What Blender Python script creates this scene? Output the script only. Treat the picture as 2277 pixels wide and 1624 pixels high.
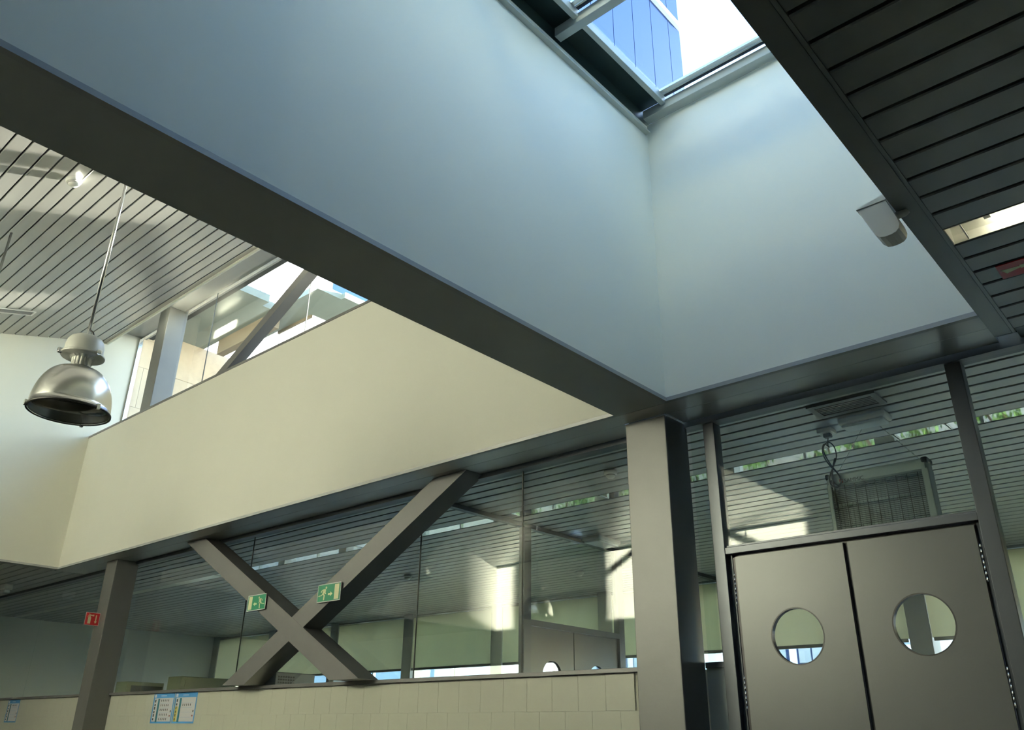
import bpy, bmesh, math, random
from mathutils import Matrix, Vector

for o in list(bpy.data.objects):
    bpy.data.objects.remove(o, do_unlink=True)
scene = bpy.context.scene
COL = scene.collection

# ------------------------------------------------------------------ camera
right = Vector((0.74767354, 0.66393838, 0.01304235))
down = Vector((-0.26492549, 0.31623203, -0.91094006))
fwd = Vector((-0.60893247, 0.67763052, 0.41233253))
cam_d = bpy.data.cameras.new('camera')
cam = bpy.data.objects.new('camera', cam_d)
COL.objects.link(cam)
M4 = Matrix.Identity(4)
for i in range(3):
    M4[i][0] = right[i]; M4[i][1] = -down[i]; M4[i][2] = -fwd[i]
M4[2][3] = 1.0
cam.matrix_world = M4
cam_d.sensor_width = 36.0
cam_d.lens = 36.0 * 1826.47 / 2277.0
cam_d.clip_start = 0.02
cam_d.clip_end = 500
scene.camera = cam

# ------------------------------------------------------------------ world, sun, exposure
SUN = Vector((0.20, 1.0, 0.24)).normalized()          # towards the sun
w = bpy.data.worlds.new('sky'); scene.world = w; w.use_nodes = True
nt = w.node_tree; nt.nodes.clear()
out = nt.nodes.new('ShaderNodeOutputWorld'); bg = nt.nodes.new('ShaderNodeBackground')
sky = nt.nodes.new('ShaderNodeTexSky'); sky.sky_type = 'NISHITA'; sky.sun_disc = False
sky.sun_elevation = math.asin(SUN.z); sky.sun_rotation = math.atan2(SUN.x, SUN.y)
sky.altitude = 50; sky.air_density = 1.0; sky.dust_density = 0.5; sky.ozone_density = 1.5
bg.inputs['Strength'].default_value = 0.95
nt.links.new(sky.outputs[0], bg.inputs[0]); nt.links.new(bg.outputs[0], out.inputs[0])
sd = bpy.data.lights.new('sun', 'SUN'); sd.energy = 92.0; sd.angle = math.radians(0.6); sd.color = (1.0, 0.94, 0.79)
so = bpy.data.objects.new('sun', sd); COL.objects.link(so)
so.rotation_euler = (-SUN).to_track_quat('-Z', 'Y').to_euler()
vs = scene.view_settings
vs.view_transform = 'Standard'; vs.look = 'None'; vs.gamma = 1.0; vs.use_curve_mapping = False
vs.exposure = 1.1
cy = scene.cycles
cy.max_bounces = 12; cy.diffuse_bounces = 6; cy.glossy_bounces = 5; cy.transmission_bounces = 6
cy.transparent_max_bounces = 24; cy.use_denoising = True
cy.sample_clamp_indirect = 8.0; cy.caustics_reflective = False; cy.caustics_refractive = False

# ------------------------------------------------------------------ materials
def principled(name, col, rough=0.5, metal=0.0, noise=0.0, nscale=8.0, bump=0.0, bscale=60.0, spec=0.5, stretch=None):
    m = bpy.data.materials.new(name); m.use_nodes = True
    n = m.node_tree.nodes; l = m.node_tree.links
    b = n['Principled BSDF']
    b.inputs['Base Color'].default_value = (*col, 1); b.inputs['Roughness'].default_value = rough
    b.inputs['Metallic'].default_value = metal; b.inputs['Specular IOR Level'].default_value = spec
    tc = n.new('ShaderNodeTexCoord'); src = tc.outputs['Object']
    if stretch:
        mp = n.new('ShaderNodeMapping'); mp.inputs['Scale'].default_value = stretch
        l.new(src, mp.inputs['Vector']); src = mp.outputs['Vector']
    if noise:
        t = n.new('ShaderNodeTexNoise'); t.inputs['Scale'].default_value = nscale; t.inputs['Detail'].default_value = 5
        l.new(src, t.inputs['Vector'])
        mx = n.new('ShaderNodeMix'); mx.data_type = 'RGBA'
        mx.inputs[6].default_value = (*[c * (1 - noise) for c in col], 1)
        mx.inputs[7].default_value = (*[min(1, c * (1 + noise)) for c in col], 1)
        l.new(t.outputs['Fac'], mx.inputs[0]); l.new(mx.outputs[2], b.inputs['Base Color'])
    if bump:
        t2 = n.new('ShaderNodeTexNoise'); t2.inputs['Scale'].default_value = bscale; t2.inputs['Detail'].default_value = 3
        l.new(src, t2.inputs['Vector'])
        bp = n.new('ShaderNodeBump'); bp.inputs['Strength'].default_value = bump; bp.inputs['Distance'].default_value = 0.002
        l.new(t2.outputs['Fac'], bp.inputs['Height']); l.new(bp.outputs[0], b.inputs['Normal'])
    return m

def glass_mat(name, tint=(0.94, 0.975, 0.955), rough=0.0, f0=0.045):
    m = bpy.data.materials.new(name); m.use_nodes = True
    n = m.node_tree.nodes; l = m.node_tree.links; n.clear()
    o = n.new('ShaderNodeOutputMaterial'); mix = n.new('ShaderNodeMixShader')
    tr = n.new('ShaderNodeBsdfTransparent'); tr.inputs[0].default_value = (*tint, 1)
    gl = n.new('ShaderNodeBsdfGlossy'); gl.inputs['Roughness'].default_value = rough
    g = n.new('ShaderNodeNewGeometry'); d = n.new('ShaderNodeVectorMath'); d.operation = 'DOT_PRODUCT'
    l.new(g.outputs['Incoming'], d.inputs[0]); l.new(g.outputs['Normal'], d.inputs[1])
    a = n.new('ShaderNodeMath'); a.operation = 'ABSOLUTE'; l.new(d.outputs['Value'], a.inputs[0])
    s = n.new('ShaderNodeMath'); s.operation = 'SUBTRACT'; s.inputs[0].default_value = 1.0; l.new(a.outputs[0], s.inputs[1])
    p = n.new('ShaderNodeMath'); p.operation = 'POWER'; p.inputs[1].default_value = 5.0; l.new(s.outputs[0], p.inputs[0])
    q = n.new('ShaderNodeMath'); q.operation = 'MULTIPLY_ADD'; q.inputs[1].default_value = 1 - f0; q.inputs[2].default_value = f0
    l.new(p.outputs[0], q.inputs[0]); l.new(q.outputs[0], mix.inputs[0])
    l.new(tr.outputs[0], mix.inputs[1]); l.new(gl.outputs[0], mix.inputs[2]); l.new(mix.outputs[0], o.inputs[0])
    return m

def emit_mat(name, col, s):
    m = bpy.data.materials.new(name); m.use_nodes = True
    b = m.node_tree.nodes['Principled BSDF']
    b.inputs['Base Color'].default_value = (*col, 1); b.inputs['Emission Color'].default_value = (*col, 1)
    b.inputs['Emission Strength'].default_value = s
    return m

def cloth_mat(name, col, trans=0.35):
    m = bpy.data.materials.new(name); m.use_nodes = True
    n = m.node_tree.nodes; l = m.node_tree.links; n.clear()
    o = n.new('ShaderNodeOutputMaterial'); mix = n.new('ShaderNodeMixShader'); mix.inputs[0].default_value = trans
    d = n.new('ShaderNodeBsdfDiffuse'); t = n.new('ShaderNodeBsdfTranslucent')
    wv = n.new('ShaderNodeTexNoise'); wv.inputs['Scale'].default_value = 180
    mx = n.new('ShaderNodeMix'); mx.data_type = 'RGBA'
    mx.inputs[6].default_value = (*[c * .93 for c in col], 1); mx.inputs[7].default_value = (*col, 1)
    l.new(wv.outputs['Fac'], mx.inputs[0])
    l.new(mx.outputs[2], d.inputs[0]); l.new(mx.outputs[2], t.inputs[0])
    l.new(d.outputs[0], mix.inputs[1]); l.new(t.outputs[0], mix.inputs[2]); l.new(mix.outputs[0], o.inputs[0])
    return m

PLASTER = principled('white plaster', (0.80, 0.80, 0.715), 0.75, noise=0.025, nscale=1.3, bump=0.15, bscale=220)
STEEL = principled('grey steel paint', (0.135, 0.136, 0.134), 0.42, 0.3, noise=0.08, nscale=5, bump=0.25, bscale=30)
FRAME = principled('dark frame paint', (0.075, 0.085, 0.095), 0.35, 0.4, noise=0.07, nscale=7, bump=0.1)
DARK = principled('dark beam paint', (0.36, 0.385, 0.375), 0.5, 0.1, noise=0.06, nscale=3)
SOFFIT = principled('soffit sheet metal', (0.42, 0.425, 0.405), 0.33, 0.45, noise=0.06, nscale=4)
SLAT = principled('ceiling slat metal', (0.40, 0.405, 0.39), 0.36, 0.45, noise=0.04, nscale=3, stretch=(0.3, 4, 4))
SLAT_SHADE = principled('shaded ceiling slat metal', (0.22, 0.235, 0.228), 0.38, 0.4, noise=0.04, nscale=3, stretch=(0.3, 4, 4))  # copy of the slat metal, darkened to stand in for the ceiling's shade
SLATH = principled('hall slat metal', (0.36, 0.365, 0.35), 0.30, 0.5, noise=0.10, nscale=2.2, stretch=(0.6, 3, 3))
VOID = principled('ceiling void', (0.02, 0.022, 0.02), 0.9)
LIP = principled('edge angle', (0.34, 0.35, 0.35), 0.5, 0.2)
SKYFRAME = principled('skylight frame paint', (0.50, 0.53, 0.49), 0.5, 0.1, noise=0.06, nscale=6)
ALU = principled('brushed aluminium', (0.72, 0.72, 0.69), 0.24, 1.0, noise=0.04, nscale=30)
LAMPCAP = principled('lamp cast housing', (0.48, 0.49, 0.45), 0.38, 0.15, noise=0.05)
CHROME = principled('chrome', (0.85, 0.85, 0.83), 0.12, 1.0)
MIRROR = principled('polished reflector', (0.60, 0.61, 0.60), 0.03, 1.0)
BLACK = principled('black plastic', (0.012, 0.012, 0.012), 0.4)
LENSDK = principled('dark lamp glass', (0.015, 0.017, 0.016), 0.12)
WHITE = principled('white plastic', (0.82, 0.82, 0.78), 0.4)
DOORM = principled('door laminate', (0.092, 0.098, 0.095), 0.36, 0.3, noise=0.05, nscale=2.5, bump=0.05)
TILE = principled('cream tile', (0.50, 0.51, 0.425), 0.28, noise=0.02, nscale=2)
GROUT = principled('tile grout', (0.495, 0.50, 0.415), 0.8)
FLOOR = principled('terrazzo floor', (0.065, 0.066, 0.06), 0.45, noise=0.25, nscale=45)
GLASS = glass_mat('partition glass')
GLASSW = glass_mat('window glass', (0.97, 0.985, 0.98))
SKYGLASS = glass_mat('skylight glass', (0.785, 0.85, 0.90))
GLASSJ = principled('glass joint silicone', (0.03, 0.035, 0.03), 0.5)
GUTTER = principled('dark gutter sheet', (0.035, 0.06, 0.052), 0.45, 0.2, noise=0.3, nscale=4)
BLIND = cloth_mat('roller blind', (0.68, 0.66, 0.50), 0.5)
BLUEGLASS = principled('blue tower cladding', (0.004, 0.023, 0.095), 0.45, 0.0, spec=0.12, noise=0.05, nscale=0.6)
TOWERJ = principled('tower joint', (0.06, 0.13, 0.22), 0.5)
PALE = principled('pale facade', (0.70, 0.78, 0.84), 0.5, noise=0.08, nscale=2)
STONE = principled('sandstone cladding', (0.50, 0.40, 0.285), 0.8, noise=0.14, nscale=9, bump=0.3, bscale=50)
CONC = principled('canopy soffit', (0.15, 0.18, 0.165), 0.6, noise=0.08, nscale=2)
BROWN = principled('canopy downstand', (0.16, 0.13, 0.09), 0.6, noise=0.08)
ROOF = principled('roof membrane', (0.06, 0.06, 0.06), 0.8)
GROUND = principled('paving ground', (0.20, 0.18, 0.145), 0.9, noise=0.3, nscale=1.5)
LEAF = principled('leaves', (0.16, 0.28, 0.05), 0.55, noise=0.5, nscale=6)
BARK = principled('bark', (0.15, 0.10, 0.06), 0.9)
RED = principled('sign red', (0.50, 0.025, 0.03), 0.4)
GREEN = principled('sign green', (0.01, 0.18, 0.09), 0.4)
LUMI = principled('photoluminescent cream', (0.74, 0.72, 0.45), 0.5)
SIGNW = principled('sign white edge', (0.6, 0.6, 0.57), 0.5)
BLUE = principled('poster blue', (0.06, 0.25, 0.55), 0.5)
PAPER = principled('poster paper', (0.66, 0.66, 0.68), 0.6)
TEAL = principled('poster teal', (0.01, 0.12, 0.16), 0.5)
YEL = principled('poster yellow', (0.62, 0.55, 0.16), 0.5)
INK = principled('poster ink', (0.03, 0.03, 0.035), 0.6)
OLIVE = principled('olive enamel', (0.42, 0.43, 0.29), 0.45, noise=0.04)
STAIN = principled('stainless steel', (0.5, 0.5, 0.46), 0.3, 0.8)
KILL = principled('insect killer casing', (0.30, 0.345, 0.335), 0.4, 0.2)
LOGO = principled('logo red', (0.25, 0.05, 0.04), 0.5)
TUBE = emit_mat('fluorescent tube', (1.0, 0.96, 0.72), 9.0)
ESMAT = principled('emergency lens', (0.66, 0.72, 0.74), 0.2)

# ------------------------------------------------------------------ helpers
def props(o, label=None, cat=None, group=None, kind=None):
    if label: o['label'] = label
    if cat: o['category'] = cat
    if group: o['group'] = group
    if kind: o['kind'] = kind
    return o

def S(o, label, cat):
    return props(o, label, cat, kind='structure')

def wloc(o):
    v = Vector((0, 0, 0))
    while o is not None:
        v += o.location; o = o.parent
    return v

def empty(name, loc, label=None, cat=None, group=None, kind=None, parent=None):
    o = bpy.data.objects.new(name, None); COL.objects.link(o)
    o.empty_display_size = 0.1
    o.location = Vector(loc) - (wloc(parent) if parent else Vector((0, 0, 0)))
    o.parent = parent
    return props(o, label, cat, group, kind)

class MB:
    """collects shapes in world coordinates and links them as one mesh object"""
    def __init__(self):
        self.v = []; self.f = []; self.mi = []; self.sm = []; self.cur = 0
    def add(self, vs, fs, smooth=False):
        b = len(self.v); self.v += [tuple(p) for p in vs]
        for f in fs:
            self.f.append([b + i for i in f]); self.mi.append(self.cur); self.sm.append(smooth)
        return self
    def box(self, x0, x1, y0, y1, z0, z1):
        vs = [(x0, y0, z0), (x1, y0, z0), (x1, y1, z0), (x0, y1, z0), (x0, y0, z1), (x1, y0, z1), (x1, y1, z1), (x0, y1, z1)]
        return self.add(vs, [(0, 3, 2, 1), (4, 5, 6, 7), (0, 1, 5, 4), (1, 2, 6, 5), (2, 3, 7, 6), (3, 0, 4, 7)])
    def cbox(self, x0, x1, y0, y1, z0, z1, c=0.01):
        """box with chamfered edges"""
        bm = bmesh.new(); bmesh.ops.create_cube(bm, size=1)
        for p in bm.verts:
            p.co = Vector(((x0 + x1) / 2 + p.co.x * (x1 - x0), (y0 + y1) / 2 + p.co.y * (y1 - y0), (z0 + z1) / 2 + p.co.z * (z1 - z0)))
        bmesh.ops.bevel(bm, geom=list(bm.edges), offset=c, segments=2, affect='EDGES', profile=0.5)
        bm.verts.index_update()
        self.add([p.co for p in bm.verts], [[q.index for q in f.verts] for f in bm.faces]); bm.free()
        return self
    def prism(self, poly, axis, a, b):
        """poly: list of 2D points; axis 'x': (y,z), 'y': (x,z), 'z': (x,y)"""
        def P(p, t):
            return {'x': (t, p[0], p[1]), 'y': (p[0], t, p[1]), 'z': (p[0], p[1], t)}[axis]
        n = len(poly)
        vs = [P(p, a) for p in poly] + [P(p, b) for p in poly]
        fs = [list(range(n)), list(range(2 * n - 1, n - 1, -1))] + [(i, n + i, n + (i + 1) % n, (i + 1) % n) for i in range(n)]
        return self.add(vs, fs)
    def lathe(self, c, prof, seg=40, smooth=True, close=False):
        vs = []; fs = []; n = len(prof)
        for r, z in prof:
            for k in range(seg):
                t = 2 * math.pi * k / seg
                vs.append((c[0] + r * math.cos(t), c[1] + r * math.sin(t), c[2] + z))
        for i in range(n - 1 + (1 if close else 0)):
            j = (i + 1) % n
            for k in range(seg):
                fs.append((i * seg + k, i * seg + (k + 1) % seg, j * seg + (k + 1) % seg, j * seg + k))
        return self.add(vs, fs, smooth)
    def disc(self, c, r, seg=32):
        vs = [(c[0] + r * math.cos(2 * math.pi * k / seg), c[1] + r * math.sin(2 * math.pi * k / seg), c[2]) for k in range(seg)]
        return self.add(vs, [list(range(seg))])
    def tube(self, pts, r, seg=8, smooth=True):
        pts = [Vector(p) for p in pts]; vs = []; fs = []; n = len(pts)
        up = Vector((0.13, 0.21, 0.97)).normalized()
        for i, p in enumerate(pts):
            d = (pts[min(i + 1, n - 1)] - pts[max(i - 1, 0)]).normalized()
            a = d.cross(up)
            if a.length < 1e-3: a = d.cross(Vector((1, 0, 0)))
            a.normalize(); b = d.cross(a)
            for k in range(seg):
                t = 2 * math.pi * k / seg
                vs.append(p + a * (r * math.cos(t)) + b * (r * math.sin(t)))
        for i in range(n - 1):
            for k in range(seg):
                fs.append((i * seg + k, i * seg + (k + 1) % seg, (i + 1) * seg + (k + 1) % seg, (i + 1) * seg + k))
        fs += [list(range(seg)), list(range(n * seg - 1, (n - 1) * seg - 1, -1))]
        return self.add(vs, fs, smooth)
    def build(self, name, mat, parent=None, origin=None):
        if origin is None:
            xs = [p[0] for p in self.v]; ys = [p[1] for p in self.v]; zs = [p[2] for p in self.v]
            origin = Vector(((min(xs) + max(xs)) / 2, (min(ys) + max(ys)) / 2, min(zs)))
        origin = Vector(origin)
        me = bpy.data.meshes.new(name)
        me.from_pydata([tuple(Vector(p) - origin) for p in self.v], [], self.f)
        for m in (mat if isinstance(mat, (list, tuple)) else [mat]): me.materials.append(m)
        for p, i, s in zip(me.polygons, self.mi, self.sm): p.material_index = i; p.use_smooth = s
        bm = bmesh.new(); bm.from_mesh(me); bmesh.ops.recalc_face_normals(bm, faces=bm.faces); bm.to_mesh(me); bm.free()
        o = bpy.data.objects.new(name, me); COL.objects.link(o)
        o.parent = parent
        o.location = origin - (wloc(parent) if parent else Vector((0, 0, 0)))
        return o

def box(name, mat, x0, x1, y0, y1, z0, z1, parent=None, c=0):
    m = MB()
    if c: m.cbox(x0, x1, y0, y1, z0, z1, c)
    else: m.box(x0, x1, y0, y1, z0, z1)
    return m.build(name, mat, parent)

def clone(o, loc, parent=None, name=None):
    c = o.copy(); COL.objects.link(c); c.parent = parent
    c.location = Vector(loc) - (wloc(parent) if parent else Vector((0, 0, 0)))
    return c

def copy_tree(o, delta, parent=None):
    c = o.copy(); COL.objects.link(c); c.parent = parent
    c.location = o.location + (Vector(delta) if parent is None else Vector((0, 0, 0)))
    for ch in list(o.children): copy_tree(ch, delta, c)
    return c

def text(name, body, size, mat, parent, loc, rot, depth=0.001):
    cu = bpy.data.curves.new(name, 'FONT'); cu.body = body; cu.size = size; cu.extrude = depth
    tmp = bpy.data.objects.new('tmp', cu); COL.objects.link(tmp)
    bpy.context.view_layer.update()
    me = bpy.data.meshes.new_from_object(tmp.evaluated_get(bpy.context.evaluated_depsgraph_get()))
    bpy.data.objects.remove(tmp); me.materials.clear(); me.materials.append(mat)
    o = bpy.data.objects.new(name, me); COL.objects.link(o); o.parent = parent
    o.location = Vector(loc) - (wloc(parent) if parent else Vector((0, 0, 0))); o.rotation_euler = rot
    return o

# ------------------------------------------------------------------ key dimensions (metres)
XP, XR, XBL = -2.953, -0.820, -3.427      # shaft left wall, shaft right edge, hall side of the beam
YB, YC, YG = 5.017, 5.235, 5.590          # upper wall plane, column front, glazing plane
ZL, ZLED, ZQ = 3.30, 5.50, 5.91           # low ceiling, clerestory ledge, top of shaft wall
XLW, YBK = -14.03, -4.0                   # hall end wall, wall behind the camera
YWIN = 12.0                               # far window wall of the back room
SLOPE = 0.2735
def zc(y): return 7.22 + SLOPE * (y - 4.9)   # hall ceiling

# ------------------------------------------------------------------ floor and outer walls
S(box('floor_back', principled('pale floor tile', (0.46, 0.46, 0.42), 0.35, noise=0.06, nscale=2), -22.2, 5.7, 5.60, 12.3, -0.1, 0.0), 'pale floor of the back room', 'floor')
S(box('floor', FLOOR, -22.2, 5.7, -4.2, 5.60, -0.1, 0.0), 'grey terrazzo floor of the whole room', 'floor')
S(box('wall_behind', PLASTER, -22.2, 5.7, YBK - 0.2, YBK, 0, 7.6), 'tall white plaster wall at the far side of the hall', 'wall')
S(box('wall_right', PLASTER, 5.5, 5.7, YBK, 12.2, 0, 3.6), 'white wall closing the low room on the right', 'wall')
S(box('wall_left', PLASTER, -21.4, -21.2, YBK, 12.2, 0, 3.6), 'white end wall of the back room behind the glazing', 'wall')

# ------------------------------------------------------------------ shaft and hall upper walls
S(box('wall_shaft_left', PLASTER, XBL + 0.02, XP, YBK, YB + 0.1, ZL + 0.03, 5.90), 'broad white skylight shaft wall above the dark beam', 'wall')
S(box('wall_shaft_back', PLASTER, XP, XR + 0.1, YB, YB + 0.12, ZL + 0.03, ZQ), 'white shaft wall above the double doors', 'wall')
S(box('wall_shaft_right', PLASTER, XR, XR + 0.1, YBK, YB, ZL + 0.03, 6.05), 'white shaft wall on the right above the dark ceiling edge', 'wall')
S(box('wall_clerestory', PLASTER, XLW, XBL + 0.02, YB, YB + 0.09, ZL + 0.03, ZLED - 0.03), 'cream wall band below the clerestory windows', 'wall')
S(box('wall_clerestory_outer', PLASTER, XLW - 0.1, -3.3, 5.60, 5.75, 3.6, 5.56), 'outer wall under the clerestory sill', 'wall')
hw = MB(); prof = [(YBK, ZL + 0.03), (5.5, ZL + 0.03), (5.5, 7.62), (4.93, 7.62), (4.93, zc(4.93) + .1), (YBK, zc(YBK) + .1)]
hw.prism(prof, 'x', XLW - 0.15, XLW)
S(hw.build('wall_hall_end', PLASTER), 'white end wall of the hall beside the clerestory', 'wall')
hr = MB(); hr.prism([(YBK, 5.85), (5.62, 5.85), (5.62, 7.62), (4.93, 7.62), (4.93, zc(4.93) + .1), (YBK, zc(YBK) + .1)], 'x', -3.72, -3.60)
hr.box(-3.62, XBL + 0.02, YBK, 5.62, 5.85, 5.92)
S(hr.build('wall_hall_side', PLASTER), 'white side wall of the hall over the dark beam', 'wall')
# metal edge angles along the lower edges of the upper walls
def trim(name, label, *b):
    return S(box(name, LIP, *b), label, 'trim')
trim('trim_1', 'grey edge angle along the foot of the broad shaft wall', XP - 0.03, XP + 0.006, YBK, YB - 0.006, ZL, ZL + 0.03)
trim('trim_2', 'grey edge angle along the foot of the shaft wall over the doors', XP - 0.03, XR, YB - 0.006, YB + 0.03, ZL, ZL + 0.03)
trim('trim_3', 'grey edge angle along the foot of the cream wall band', XLW, XBL, YB - 0.006, YB + 0.03, ZL, ZL + 0.03)
trim('trim_4', 'grey edge angle along the foot of the hall end wall', XLW - 0.15, XLW + 0.006, YBK, YB - 0.006, ZL, ZL + 0.03)
t5 = MB(); t5.box(XLW, XBL, YB - 0.012, 5.60, ZLED - 0.03, ZLED)
S(t5.build('trim_5', STEEL), 'grey metal cap along the top of the cream wall band', 'trim')
t6 = MB(); t6.box(XP, XP + 0.045, 1.23, YB - 0.03, 5.785, 5.80); t6.box(XP, XP + 0.008, 1.23, YB - 0.03, 5.80, 5.865)
S(t6.build('trim_6', SKYFRAME), 'pale angle rail along the top of the broad shaft wall', 'trim')

# the long dark beam between hall and shaft
bm_ = empty('beam', (-3.19, 0.5, ZL), 'long dark steel beam running between the shaft wall and the hall', 'beam')
box('bottom_plate', DARK, XBL, XP - 0.03, YBK, YB + 0.02, ZL, ZL + 0.02, bm_)
box('side_plate', DARK, XBL, XBL + 0.02, YBK, YB + 0.02, ZL + 0.02, 5.85, bm_)

# ------------------------------------------------------------------ soffit strips over the glazing
sf = empty('ceiling_soffit', (-8, 5.3, ZL), 'dark two-strip metal soffit between the upper walls and the glazing', 'soffit', kind='structure')
def soff(x0, x1):
    box('soffit_panel', SOFFIT, x0, x1, YB + 0.03, 5.238, ZL + 0.002, ZL + 0.03, sf)
    box('soffit_panel', SOFFIT, x0, x1, 5.246, 5.50, ZL + 0.004, ZL + 0.03, sf)
soff(-14.2, -12.79); soff(-12.43, -3.48); soff(-3.09, XR)
box('soffit_panel', SOFFIT, -12.79, -12.43, YB + 0.03, 5.232, ZL + 0.002, ZL + 0.03, sf)
box('soffit_panel', SOFFIT, -3.48, -3.09, YB + 0.03, 5.232, ZL + 0.002, ZL + 0.03, sf)
S(box('trim_7', FRAME, -21.2, 5.5, 5.52, 5.64, ZL - 0.035, ZL + 0.05), 'dark head rail along the top of the glazing', 'trim')

# ------------------------------------------------------------------ slatted ceilings
def slat_profile(wd):
    h = wd / 2
    return [(-h, 0.028), (-h, 0.006), (-h + 0.006, 0.0), (h - 0.006, 0.0), (h, 0.006), (h, 0.028), (h - 0.004, 0.028), (h - 0.004, 0.008), (h - 0.008, 0.004), (-h + 0.008, 0.004), (-h + 0.004, 0.008), (-h + 0.004, 0.028)]
def slats(parent, mat, x0, x1, ys, wd, zf, tilt=0.0):
    m = MB(); m.prism(slat_profile(wd), 'x', 0.0, x1 - x0)
    first = None
    for y in ys:
        loc = Vector((x0, y, zf(y)))
        if first is None:
            first = m.build('slat', mat, parent, origin=(0, 0, 0)); o = first
            o.location = loc - wloc(parent)
        else:
            o = clone(first, loc, parent)
        o.rotation_euler = (tilt, 0, 0)
PITCH = 0.1754
zl = lambda y: ZL
# right low ceiling (over the camera)
c1 = empty('ceiling_low', (2, 1, ZL), 'shade-darkened slatted metal ceiling to the right of the shaft', 'ceiling', kind='structure')
ys = [2.714 + PITCH * (k + .5) for k in range(-18, 15)]
LY = 2.714 + PITCH * 7.5                         # the luminaire slot
slats(c1, SLAT_SHADE, -0.70, 5.5, [y for y in ys if abs(y - LY) > .05], 0.157, zl)
slats(c1, SLAT_SHADE, 0.70, 5.5, [LY], 0.157, zl)
box('edge_trim', SLAT_SHADE, XR, -0.722, YBK, 5.39, ZL, ZL + 0.03, c1)
box('edge_trim', SLAT_SHADE, -0.719, -0.701, YBK, 5.39, ZL - 0.004, ZL + 0.03, c1)
box('soffit_panel', DARK, -0.70, 5.5, 5.36, 5.52, ZL + 0.01, ZL + 0.03, c1)
cb = MB(); cb.box(XR + 0.1, 5.5, YBK, LY - .1, ZL + 0.06, 3.6); cb.box(XR + 0.1, 5.5, LY + .1, 5.60, ZL + 0.06, 3.6)
cb.box(0.72, 5.5, LY - .1, LY + .1, ZL + 0.06, 3.6); cb.box(XR + 0.1, 0.72, LY - .1, LY + .1, ZL + 0.16, 3.6)
cb.build('roof_deck', VOID, c1)
# low ceiling left of the hall
c2 = empty('ceiling_low_left', (-17.5, 1, ZL), 'dark slatted metal ceiling left of the hall end wall', 'ceiling', kind='structure')
slats(c2, SLAT, -21.2, XLW - 0.155, [5.52 - PITCH * (k + .5) for k in range(0, 24)], 0.157, zl)
box('roof_deck', VOID, -21.2, XLW - 0.15, YBK, 5.60, ZL + 0.06, 3.6, c2)
# back room ceiling
c3 = empty('ceiling_back', (-8, 9, ZL), 'grey slatted metal ceiling of the back room seen through the glazing', 'ceiling', kind='structure')
Y0 = 5.78
STRIP = 6
yb = [Y0 + .175 * (k + .5) for k in range(-1, 36)]
slats(c3, SLAT, -21.2, 5.5, [y for k, y in enumerate(yb) if k - 1 != STRIP], 0.150, zl)
box('roof_deck', VOID, -21.2, 5.5, 5.60, 12.15, ZL + 0.07, 3.6, c3)
# hall sloping ceiling
c4 = empty('ceiling_hall', (-9, 2, 6), 'sloping slatted metal ceiling of the hall rising to the clerestory', 'ceiling', kind='structure')
tilt = math.atan(SLOPE)
yh = [1.505 + .1672 * (k + .5) for k in range(-33, 21)]
slats(c4, SLATH, XLW + 0.005, -3.61, [y for y in yh if y > YBK + .1 and y < 4.93], 0.157, zc, tilt)
hm = MB(); hm.prism([(YBK, zc(YBK) + .05), (4.93, zc(4.93) + .05), (4.93, zc(4.93) + .25), (YBK, zc(YBK) + .25)], 'x', XLW, -3.6)
hm.build('roof_deck', VOID, c4)
ct = MB(); ct.prism([(4.855, zc(4.855)), (4.94, zc(4.94)), (4.94, zc(4.94) + .03), (4.855, zc(4.855) + .03)], 'x', XLW, -3.61); ct.build('edge_trim', SLATH, c4)
box('step_fascia', PLASTER, XLW, -3.61, 4.94, 4.965, 7.19, 7.53, c4)
box('head_soffit', SLATH, XLW, -3.61, 4.965, 5.60, 7.52, 7.56, c4)
box('roof_upstand', VOID, XLW, -3.61, 4.80, 5.72, 7.56, 7.66, c4)

# ------------------------------------------------------------------ recessed luminaires
lum = empty('recessed_luminaire', (0, LY, ZL), 'lit recessed strip luminaire between the dark ceiling slats', 'light')
lm = MB(); lm.prism([(LY - .084, ZL + .002), (LY - .084, ZL + .05), (LY - .05, ZL + .10), (LY + .05, ZL + .10), (LY + .084, ZL + .05), (LY + .084, ZL + .002), (LY + .088, ZL + .002), (LY + .088, ZL + .055), (LY + .052, ZL + .106), (LY - .052, ZL + .106), (LY - .088, ZL + .055), (LY - .088, ZL + .002)], 'x', -0.695, 0.70)
lm.build('reflector', WHITE, lum)
box('cross_bar', WHITE, -0.630, -0.624, LY - .083, LY + .083, ZL + .006, ZL + .016, lum)
box('end_plate', WHITE, -0.700, -0.695, LY - .088, LY + .088, ZL + .001, ZL + .106, lum)
tb = MB(); tb.tube([(-0.50, LY - .02, ZL + .06), (0.66, LY - .02, ZL + .06)], 0.014, 12); tb.build('tube', TUBE, lum)
for k in (-1,):
    box('socket', WHITE, -0.53, -0.50, LY - .04, LY, ZL + .035, ZL + .09, lum)
def strip(x0, x1, label):
    y = Y0 + .175 * (STRIP + .5)
    e = empty('recessed_luminaire', ((x0 + x1) / 2, y, ZL), label, 'light', 'mirror strip luminaires in the back room ceiling')
    m = MB(); m.box(x0, x1, y - .083, y + .083, ZL + .004, ZL + .02); m.build('reflector', MIRROR, e)
    box('end_cap', ALU, x0, x0 + .012, y - .084, y + .084, ZL, ZL + .03, e); box('end_cap', ALU, x1 - .012, x1, y - .084, y + .084, ZL, ZL + .03, e)
segs = [-21.1, -16.5, -12.5, -8.95, -6.45, -4.90, -1.92, -1.52, 1.6, 5.4]
names = ['beside the end wall', 'left of the tall column', 'above the crossed braces', 'above the exit signs', 'beside the inner door partition', 'left of the main column', 'over the insect killer', 'over the right door post', 'right of the doors']
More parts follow.
